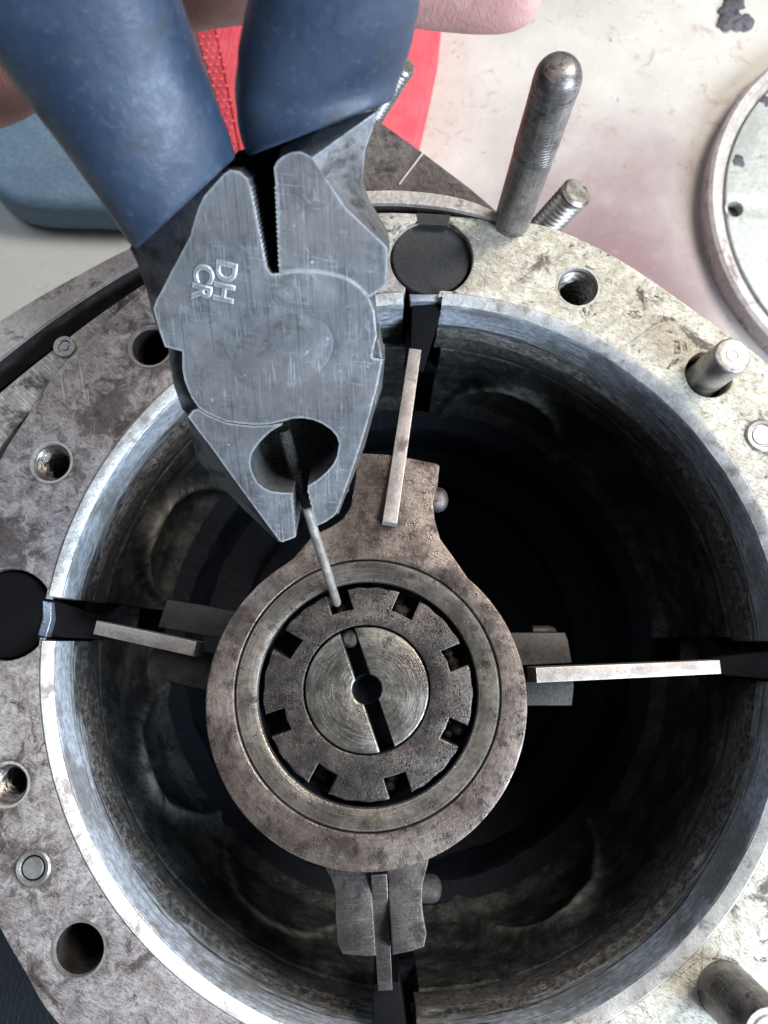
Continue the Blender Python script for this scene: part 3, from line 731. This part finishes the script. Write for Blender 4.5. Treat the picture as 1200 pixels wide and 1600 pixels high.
PZ = 12.0
plate = thing('retaining_plate', 'round brown steel retaining plate with one slotted arm over the hub', 'retaining plate', (NC.x, NC.y, PZ - 4.5))
prr = (at(825, 1095, PZ).xy - at(322, 1095, PZ).xy).length / 2
armp = [at(x, y, PZ).xy for x, y in [(458, 870), (489, 836), (517, 823), (536, 810), (548, 791), (555, 747), (558, 716), (565, 708), (606, 710), (638, 715), (682, 724), (687, 728), (684, 759), (677, 785), (679, 810), (688, 842), (704, 864), (724, 883)]]
armp = [p for p in armp if (p - PC).length > prr + 0.05]
snap = lambda p, da: PC + Matrix.Rotation(da, 2) @ ((p - PC).normalized() * prr)
armp = [snap(armp[0], 0.07), snap(armp[0], 0.0).lerp(armp[0], 0.5)] + armp[1:-1] + [snap(armp[-1], 0.0).lerp(armp[-1], 0.5), snap(armp[-1], -0.07)]
ang = lambda p: math.atan2(p.y - PC.y, p.x - PC.x)
aL, aR = ang(armp[0]), ang(armp[-1])
loop = [p for p in armp]
n = 120
for k in range(1, n):
    a = aR - (2*math.pi - (aL - aR)) * k / n
    loop.append(PC + Vector((math.cos(a), math.sin(a))) * prr)
# pull the two joints to the circle
race_o = (at(783, 1081, PZ).xy - at(369, 1081, PZ).xy).length / 2
prism('plate_ring', [loop, circ(NC, race_o + 0.25, 96)], 4.5, M['plate'], plate, zfr(PZ), 0.3)
race_i = (at(747, 1081, PZ).xy - at(405, 1081, PZ).xy).length / 2
revolve('race_ring', [(race_o, PZ - 4), (race_o, PZ - 0.5), (race_o - 0.3, PZ - 0.15), (race_i + 1.4, PZ - 0.1), (race_i + 0.4, PZ - 0.5), (race_i + .15, PZ - 1.0)], NC, M['race'], plate, 128)
revolve('race_bore', [(race_i + .15, PZ - 1.0), (race_i + .2, PZ - 7)], NC, M['cast_dark'], plate, 128)

nut = thing('castle_nut', 'dark oily castle nut with eight notches in the middle of the plate', 'nut', (NC.x, NC.y, PZ - 8))
nr = (at(739, 1083, PZ).xy - at(410, 1083, PZ).xy).length / 2; NZ = PZ - 0.8
nr = nr * (H - NZ) / (H - PZ) - 0.12
loop = []
for i, a in enumerate([108, 150, 198, 242, 288, 335.5, 381, 426]):
    a = R(a); hw = 2.05; dp = nr - 3.7
    nx = R([108, 150, 198, 242, 288, 335.5, 381, 426, 468][i + 1]) ; th = math.asin(hw / nr); thi = math.asin(hw / dp)
    e = lambda an, r_: NC + Vector((math.cos(an), math.sin(an))) * r_
    jit = random.uniform(-.15, .15)
    loop += [e(a - th, nr - .1), e(a - thi, dp + jit), e(a, dp + jit + .1), e(a + thi, dp - jit), e(a + th, nr)]
    for k in range(1, 10): loop.append(e(a + th + (nx - a - 2*th) * k / 10, nr + 0.12*math.sin(k*1.7 + i)))
sr = (at(669, 1078, NZ).xy - at(476, 1078, NZ).xy).length / 2
prism('nut_body', [loop, circ(NC + Vector((-0.2, 0.5)), sr + 0.35, 72)], 5.5, M['nut'], nut, zfr(NZ), 0.3)
prism('nut_seat', [circ(NC, race_i + 0.6, 64)], 1.5, M['cast_dark'], nut, zfr(NZ - 5.6))
# grit and oil blobs lying in notches
gv, gf = [], []
for a in (66, 21, -24, 288, 242, 112):
    for k in range(3):
        c = Vector((NC.x, NC.y, NZ - 4.6)) + Vector((math.cos(R(a + random.uniform(-5, 5))), math.sin(R(a + random.uniform(-5, 5))), 0)) * (nr - random.uniform(1.0, 3.4))
        bm = bmesh.new(); bmesh.ops.create_icosphere(bm, subdivisions=2, radius=random.uniform(0.8, 1.7))
        b0 = len(gv); bm.verts.index_update()
        gv += [c + v.co * (1 + .3 * noise.noise(v.co + c)) for v in bm.verts]; gf += [[b0 + v.index for v in f.verts] for f in bm.faces]; bm.free()
o = mesh('grease_blobs', gv, gf, M['grime'], nut, 60); o['kind'] = 'stuff'

sp = thing('spindle', 'round turned spindle end with a screwdriver slot and centre hole', 'spindle', (NC.x, NC.y, PZ - 8))
SC = NC + Vector((-0.2, 0.5)); SZ = NZ + 0.3
d = (at(545, 1000, SZ).xy - at(603, 1172, SZ).xy).normalized(); nn = Vector((-d.y, d.x))
# two half-moon lands either side of the slot
import functools
sw = 1.4; cr_ = 2.7
for sg in (1, -1):
    pts = []
    a_ = math.atan2(nn.y*sg, nn.x*sg); th = math.asin(sw / sr)
    for k in range(61):
        an = a_ - (math.pi/2 - th) + (math.pi - 2*th) * k / 60
        pts.append(SC + Vector((math.cos(an), math.sin(an))) * sr)
    th2 = math.asin(sw / cr_)
    for k in range(17):
        an = a_ + (math.pi/2 - th2) - (math.pi - 2*th2) * k / 16
        pts.append(SC + Vector((math.cos(an), math.sin(an))) * cr_)
    prism('spindle_land', [pts], 6.5, M['spindle'], sp, zfr(SZ), 0.35)
prism('slot_bottom', [circ(SC, sr - .3, 48)], 1.0, M['cast_dark'], sp, zfr(SZ - 4.4))
revolve('centre_hole', [(cr_ + .1, SZ - 1.2), (cr_ - 0.3, SZ - 2.8), (1.9, SZ - 4.0)], SC, M['cast_dark'], sp, 32)
# little plug of dirt closing the upper end of the slot
c = SC + d * (sr - 1.6)
rod('slot_burr', Vector((*(c), SZ - 2)), Vector((*(c), SZ + .1)), [(0, 1.7), (1.2, 1.6), (1.7, 1.1)], M['cast_worn'], sp, 10)

# ---------------------------------------------------------------- blades and their blocks
def bar(name, pa, pb, wa, wb, za, zb_, th, mat, parent, bevel=0.15):
    """flat bar from pixel pa at height za to pixel pb at height zb_, widths in mm"""
    A, B = at(*pa, za), at(*pb, zb_); ax = (B - A).normalized(); s_ = ax.cross(Vector((0, 0, 1))).normalized(); n_ = s_.cross(ax)
    if n_.z < 0: n_ = -n_
    L = (B - A).length; fr = (A, ax, n_.cross(ax), n_)
    return prism(name, [[(0, -wa/2), (L, -wb/2), (L, wb/2), (0, wa/2)]], th, mat, parent, fr, bevel)
def seal(label, base, disc=None):
    return thing('vane', label, 'vane', base, 'flat steel vanes reaching from the flange slots to the hub')
# top
t = seal('upright flat steel vane lying across the arm of the round plate above the nut', at(645, 560, -10))
bar('blade', (649, 545), (609, 816), 2.45, 2.75, 9.5, 14.4, 5.5, M['blade'], t)
bar('holder', (669, 468), (650, 580), 7.2, 3.2, -2.2, -12, 24, M['block'], t, 0.3)
dz = -1.6; c = at(674, 403, dz).xy
prism('disc', [circ(c, top_r - 0.55, 64)], 14, M['disc'], t, zfr(dz), 0.3)
prism('lit_sill', [pp([(640, 459), (700, 459), (697, 471), (642, 471)], -1.3)], 3, M['lit_edge'], t, zfr(-1.3), 0.3)
# left
t = seal('short pale steel vane at the left of the hub beside the dark round disc', at(230, 990, -10))
bar('blade', (148, 980), (304, 1014), 2.7, 2.9, -1.0, 1.5, 5.5, M['blade'], t)
bar('holder', (70, 965), (190, 988), 8.0, 3.2, -2.4, -11, 22, M['block'], t, 0.3)
c = at(10, 960, -1.8).xy
prism('disc', [circ(c, lef_r - 0.45, 64)], 14, M['block'], t, zfr(-1.8), 0.3)
prism('lit_sill', [pp([(66, 938), (80, 941), (80, 968), (72, 996), (58, 993), (66, 966)], -1.4)], 3, M['lit_edge'], t, zfr(-1.4), 0.3)
# right
t = seal('long bright steel vane at the right of the hub ending in the dark slot', at(980, 1050, -10))
bar('blade', (838, 1055), (1126, 1042), 2.9, 2.7, 3.0, -2.0, 5.5, M['blade'], t)
bar('holder', (1112, 1041), (1290, 1038), 3.4, 8.0, -9.0, -3.0, 20, M['block'], t, 0.3)
prism('disc', [circ(rig_c, 7.8, 64)], 14, M['disc'], t, zfr(-1.6), 0.3)
# bottom
t = seal('grey steel vane standing in the slotted arm below the hub', at(597, 1450, -10))
bar('blade', (592, 1367), (602, 1548), 2.9, 2.7, 6.5, -2.0, 5.5, M['arm'], t)
bar('holder', (603, 1535), (614, 1690), 5.0, 7.8, -5.0, -3.0, 20, M['block'], t, 0.3)

prism('disc', [circ(bot_c, 7.8, 64)], 14, M['disc'], t, zfr(-1.6), 0.3)

# ---------------------------------------------------------------- pliers
A0, B0 = 0.008475, 4.13e-6
def pl(px, py): return dep(px, py, 1.0 / (A0 + B0 * (845 - py)))
o_ = pl(450, 550)
nrm = (pl(550, 550) - o_).cross(pl(450, 450) - o_).normalized()
if nrm.dot(CAM - o_) < 0: nrm = -nrm
up = (pl(450, 450) - o_).normalized()
def pll(px, py, t_):   # pixel seen on the plane lying t_ mm below the face
    d_ = ray(px, py); return CAM + d_ * ((o_ - nrm * t_ - CAM).dot(nrm) / d_.dot(nrm))
pliers = thing('pliers', 'blue handled steel lineman pliers gripping a pin over the castle nut', 'pliers', o_)
def half(name, pts, t1, t2, mat, inset=0.0, bev=0.22):
    """pts: (face px) or (face px, silhouette px). face ring at 0, widest ring at t1, bottom ring at t2"""
    n_ = len(pts); rings = []
    top = [pll(p[0], p[1], inset) for p in pts]
    mid, bot = [], []
    for p, T_ in zip(pts, top):
        if len(p) == 4:
            q = pll(p[2], p[3], t1)
            if (q - T_ + nrm * (t1 - inset)).length < 0.05: q = T_ - nrm * (t1 - inset)
        else: q = T_ - nrm * (t1 - inset)
        mid.append(q); bot.append(q - nrm * (t2 - t1))
    verts = top + mid + bot; fs = []
    for i in range(n_):
        j = (i + 1) % n_
        fs += [[i, j, n_+j, n_+i], [n_+i, n_+j, 2*n_+j, 2*n_+i]]
    u_ = up; v_ = nrm.cross(up)
    flat = [Vector(((p - o_).dot(u_), (p - o_).dot(v_), 0)) for p in top]
    tri = tessellate_polygon([flat])
    fs += [list(f) for f in tri] + [[2*n_ + k for k in f][::-1] for f in tri]
    ob = mesh(name, verts, fs, mat, pliers, 25)
    bm_ = bmesh.new(); bm_.from_mesh(ob.data)
    bmesh.ops.dissolve_limit(bm_, angle_limit=R(1), verts=bm_.verts, edges=bm_.edges); bm_.to_mesh(ob.data); bm_.free()
    if mat is M['pliers']:
        ob.data.materials.append(M['forged'])
        for p in ob.data.polygons:
            if p.normal.dot(nrm) < 0.985: p.material_index = 1
    md = ob.modifiers.new('bevel', 'BEVEL'); md.material = -1; md.width = bev * MM; md.segments = 2; md.limit_method = 'ANGLE'; md.angle_limit = R(35); md.use_clamp_overlap = True
    return ob
def teeth(p0, p1, n_, amp):
    out = []; p0, p1 = Vector(p0), Vector(p1); d_ = (p1 - p0); m_ = Vector((d_.y, -d_.x)).normalized()
    for k in range(n_):
        a = p0 + d_ * (k / n_); b = p0 + d_ * ((k + 0.5) / n_)
        out += [tuple(a), tuple(b + m_ * amp)]
    out.append(tuple(p1)); return out
A = [(360, 265, 350, 262), (375, 268, 378, 262), (388, 280)] + teeth((390, 290), (415, 415), 17, 2.4) + [(424, 428), (437, 427), (465, 423), (492, 424), (514, 427), (533, 432), (549, 439), (562, 449), (577, 466),
     (585, 488), (588, 526, 590, 530), (583, 545, 588, 545), (581, 559, 592, 553), (597, 562, 601, 561), (590, 600, 597, 607), (577, 650, 584, 645), (562, 700, 569, 700), (545, 750, 549, 752), (527, 800, 529, 803),
     (520, 808), (508, 816), (495, 822)] + teeth((494, 818), (481, 764), 6, 1.8) + [(481, 759), (496, 750), (511, 737), (521, 725), (527, 712), (530, 693), (526, 681), (517, 671), (504, 662), (489, 656), (472, 653), (457, 654), (443, 658),
     (420, 663), (396, 664), (375, 662), (354, 659), (325, 647), (310, 637), (300, 622), (294, 609), (288, 593), (285, 576), (285, 549),
     (258, 542), (248, 512, 243, 505), (240, 482, 236, 482), (245, 468, 228, 450), (252, 456, 222, 432), (270, 420, 213, 408), (297, 370, 203, 388), (310, 325, 215, 350), (320, 305, 240, 300), (350, 272, 300, 262)]
half('jaw_half', A, 4.0, 11.5, M['pliers'])
Bs = [(437, 427), (436, 420)] + teeth((437, 418), (431, 290), 17, 2.4) + [(428, 262), (433, 252), (441, 245, 440, 225), (455, 238, 465, 210), (470, 237, 510, 190), (488, 246, 592, 172), (510, 280, 570, 235), (525, 303, 565, 290), (540, 325, 575, 322),
      (570, 353, 592, 350), (598, 379, 606, 375), (606, 388, 609, 388), (605, 415), (604, 446), (577, 465), (562, 449), (549, 439), (533, 432), (514, 427), (492, 424), (465, 423)]
half('handle_shoulder', [p for p in Bs], 4.0, 11.5, M['pliers'], inset=0.12)
Bj = [(294, 651, 293, 652), (302, 641, 290, 640), (310, 638.5), (325, 648.5), (354, 660.5), (375, 663.5), (396, 665.5), (420, 664.5), (441, 661), (441, 664), (431, 669), (422, 675), (411, 685), (402, 696), (394, 708), (391, 722), (393, 735), (398, 747), (403, 755), (413, 763), (425, 768), (440, 770)] + \
     [(457, 770)] + teeth((458, 774), (463, 834), 7, -1.8) + [(462, 839), (450, 844), (441, 847), (436, 844, 434, 846), (410, 809, 385, 800), (383, 772, 345, 757), (356, 735, 322, 733), (329, 697, 308, 717), (310, 673, 300, 685)]
half('jaw_half', Bj, 4.5, 11.5, M['pliers'], inset=0.15)
core = [(262, 545), (592, 530), (598, 565), (588, 632), (560, 648), (440, 646), (330, 644), (294, 650), (284, 640), (270, 600)]
half('pivot_core', core, 4.2, 11.0, M['forged'], inset=1.6)
half('gap_shade', [(300, 300), (345, 262), (372, 236), (450, 222), (530, 240), (560, 330), (590, 520), (262, 530), (250, 440)], 9.0, 12.5, M['block'], inset=7.0)  # black slab added under the handle gap to imitate its shade
half('burner_hole_floor', [(380, 650), (540, 640), (545, 770), (480, 785), (380, 780)], 10.8, 12.0, M['grime'], inset=9.5)
# pivot rivet: a very shallow ring line and disc
vs_ = []; cen = pll(449, 549, 0)
def ell(cx, cy, rx, ry, rot, n_=64):
    out = []
    for k in range(n_):
        a = 2*math.pi*k/n_; x = rx*math.cos(a); y = ry*math.sin(a)
        out.append((cx + x*math.cos(rot) - y*math.sin(rot), cy + x*math.sin(rot) + y*math.cos(rot)))
    return out
ring_px = ell(442, 552, 82, 55, R(-22))
vs_ = [pll(x, y, 0) + nrm * 0.015 for x, y in ring_px] + [pll(449 + (x-449)*.985, 549 + (y-549)*.98, 0) + nrm * 0.045 for x, y in ring_px] + [pll(449, 549, 0) + nrm * 0.05]
fs = [[k, (k+1) % 64, 64 + (k+1) % 64, 64 + k] for k in range(64)] + [[64 + k, 64 + (k+1) % 64, 128] for k in range(64)]
mesh('pivot_rivet', vs_, fs, M['pliers'], pliers, 20)
# grips
def grip(name, secs, k2, mat):
    n_ = 40; vs_, fs = [], []
    def ring(L_, R_, D, sc=1.0):
        a, b = dep(*L_, D), dep(*R_, D); c_ = (a + b) / 2; e1 = (b - a) / 2; v = (CAM - c_).normalized(); e2 = (v - e1.normalized() * v.dot(e1.normalized())).normalized() * e1.length * k2
        out = []
        for k in range(n_):
            t_ = 2*math.pi*k/n_; cx, sy = math.cos(t_), math.sin(t_)
            cx = math.copysign(abs(cx)**0.8, cx); sy = math.copysign(abs(sy)**0.92, sy)
            q = c_ + (e1*cx + e2*sy) * sc; q += (q - c_).normalized() * 0.18 * noise.noise(q * 0.35)
            out.append(q)
        return out
    # refine sections
    flat = [(*s_[0], *s_[1], s_[2]) for s_ in secs]
    fine = crom([Vector(f) for f in flat], 5, False)
    S0 = fine[0]
    vs_ += ring((S0[0], S0[1]), (S0[2], S0[3]), S0[4] + .3, 0.86)
    vs_ += ring((S0[0], S0[1]), (S0[2], S0[3]), S0[4], 0.96)
    for f in fine[1:]: vs_ += ring((f[0], f[1]), (f[2], f[3]), f[4])
    K = len(vs_) // n_
    for j in range(K-1):
        for k in range(n_): k_ = (k+1) % n_; fs.append([j*n_+k, j*n_+k_, (j+1)*n_+k_, (j+1)*n_+k])
    fs.append(list(range(n_))); fs.append([(K-1)*n_+k for k in range(n_)])
    return mesh(name, vs_, fs, mat, pliers, 50)
grip('handle_grip', [((212, 391), (367, 247), 97), ((190, 362), (360, 222), 95), ((150, 304), (340, 160), 91), ((75, 200), (311, 82), 86), ((0, 95), (283, 0), 81), ((-80, -20), (255, -90), 76), ((-170, -150), (225, -190), 70)], 0.85, M['vinyl'])
grip('handle_grip', [((386, 245), (612, 158), 96), ((374, 208), (622, 125), 95), ((368, 150), (638, 80), 91), ((372, 80), (648, 40), 87), ((388, 0), (657, -10), 83), ((402, -90), (662, -100), 77), ((415, -190), (668, -200), 72)], 0.85, M['vinyl'])
# stamped letters
def letters(txt, px, py, px2, py2, size):
    cu = bpy.data.curves.new('txt', 'FONT'); cu.body = txt; cu.size = size; cu.extrude = 0.04; cu.bevel_depth = 0.12; cu.bevel_resolution = 2; cu.offset = 0.05; cu.space_character = 1.05
    cu.align_x = 'LEFT'
    t_ = bpy.data.objects.new('txt', cu); C.objects.link(t_)
    dg = bpy.context.evaluated_depsgraph_get(); dg.update()
    me = bpy.data.meshes.new_from_object(t_.evaluated_get(dg)); bpy.data.objects.remove(t_)
    a = pll(px, py, 0); b = pll(px2, py2, 0); u_ = (b - a).normalized(); v_ = nrm.cross(u_)
    vs_ = [a + u_*q.co.x + v_*q.co.y + nrm*(q.co.z - 0.03) for q in me.vertices]; fs = [list(p.vertices) for p in me.polygons]
    mesh('stamped_letters', vs_, fs, M['pliers'], pliers, 30)
letters('DH', 340, 404, 332, 480, 3.7)
letters('CR', 306, 410, 298, 480, 3.5)

# ---------------------------------------------------------------- pin held in the pliers
pa = pll(443, 672, 5.5); pb = pll(478, 790, 5.0); pc = at(527, 944, PZ - 1.5)
t = thing('steel_pin', 'thin steel pin held in the pliers jaws with its end in a nut notch', 'pin', pc)
L1 = (pb - pc).length; L2 = (pa - pb).length
rod('pin_shaft', pc, pb, [(0, 0.62), (0.4, 0.82), (L1*0.5, 0.84), (L1, 0.78)], M['pin'], t, 20)
rod('pin_tail', pb, pa, [(0, 0.78), (L2*.5, 1.0), (L2, 1.05)], M['grime'], t, 20)

# ---------------------------------------------------------------- hand behind the grips
def hand():
    J = []; E = []; Rr = []
    def add(p, r, par=None):
        J.append(p); Rr.append(r)
        if par is not None: E.append((par, len(J) - 1))
        return len(J) - 1
    P = lambda x, y, D: dep(x, y, D)
    wrist = add(P(-560, -330, 112), 20)
    palm = add(P(-330, -180, 112), 19, wrist)
    k1 = add(P(-74, 118, 112), 12.0, palm)          # index knuckle (shows at the left edge)
    a = add(P(120, -8, 108), 8.6, k1); a = add(P(330, -62, 105), 8.2, a); b1 = add(P(560, -65, 103), 7.8, a)
    a = add(P(770, -38, 102), 7.6, b1); add(P(862, -36, 102), 6.6, a)
    k2_ = add(P(-160, -200, 106), 10.0, palm)
    a = add(P(120, -250, 98), 8.6, k2_); a = add(P(420, -270, 96), 8.2, a); a = add(P(700, -240, 96), 7.6, a); add(P(900, -215, 97), 6.4, a)
    k3 = add(P(-240, -360, 100), 9.5, palm)
    a = add(P(80, -440, 92), 8.2, k3); a = add(P(400, -460, 90), 7.8, a); a = add(P(680, -430, 90), 7.2, a); add(P(840, -410, 91), 6.0, a)
    k4 = add(P(-300, -520, 96), 8.5, wrist)
    a = add(P(60, -620, 86), 7.2, k4); a = add(P(330, -640, 85), 6.8, a); a = add(P(560, -610, 85), 6.3, a); add(P(690, -600, 86), 5.4, a)
    th = add(P(-380, -20, 92), 12, palm)
    a = add(P(-300, -120, 74), 9.5, th); a = add(P(-120, -260, 62), 8.8, a); add(P(60, -330, 58), 7.2, a)
    c_ = J[wrist]
    me = bpy.data.meshes.new('hand'); me.from_pydata([((p - c_) * MM)[:] for p in J], E, [])
    o = bpy.data.objects.new('hand', me); C.objects.link(o); o.location = c_ * MM; o['org'] = list(c_)
    sk = o.modifiers.new('skin', 'SKIN'); sk.use_smooth_shade = True
    for i, r in enumerate(Rr):
        v = me.skin_vertices[0].data[i]; v.radius = (r * MM, r * MM)
    me.skin_vertices[0].data[0].use_root = True
    sb = o.modifiers.new('sub', 'SUBSURF'); sb.levels = 3; sb.render_levels = 3
    dg = bpy.context.evaluated_depsgraph_get(); dg.update()
    m2 = bpy.data.meshes.new_from_object(o.evaluated_get(dg)); o.modifiers.clear(); o.data = m2
    m2.materials.clear(); m2.materials.append(M['skin']); m2.shade_smooth()
    tag(o, 'bare hand holding the pliers with a fingertip showing at the top edge', 'hand')
hand()
for o in bpy.data.objects:
    if 'org' in o: del o['org']
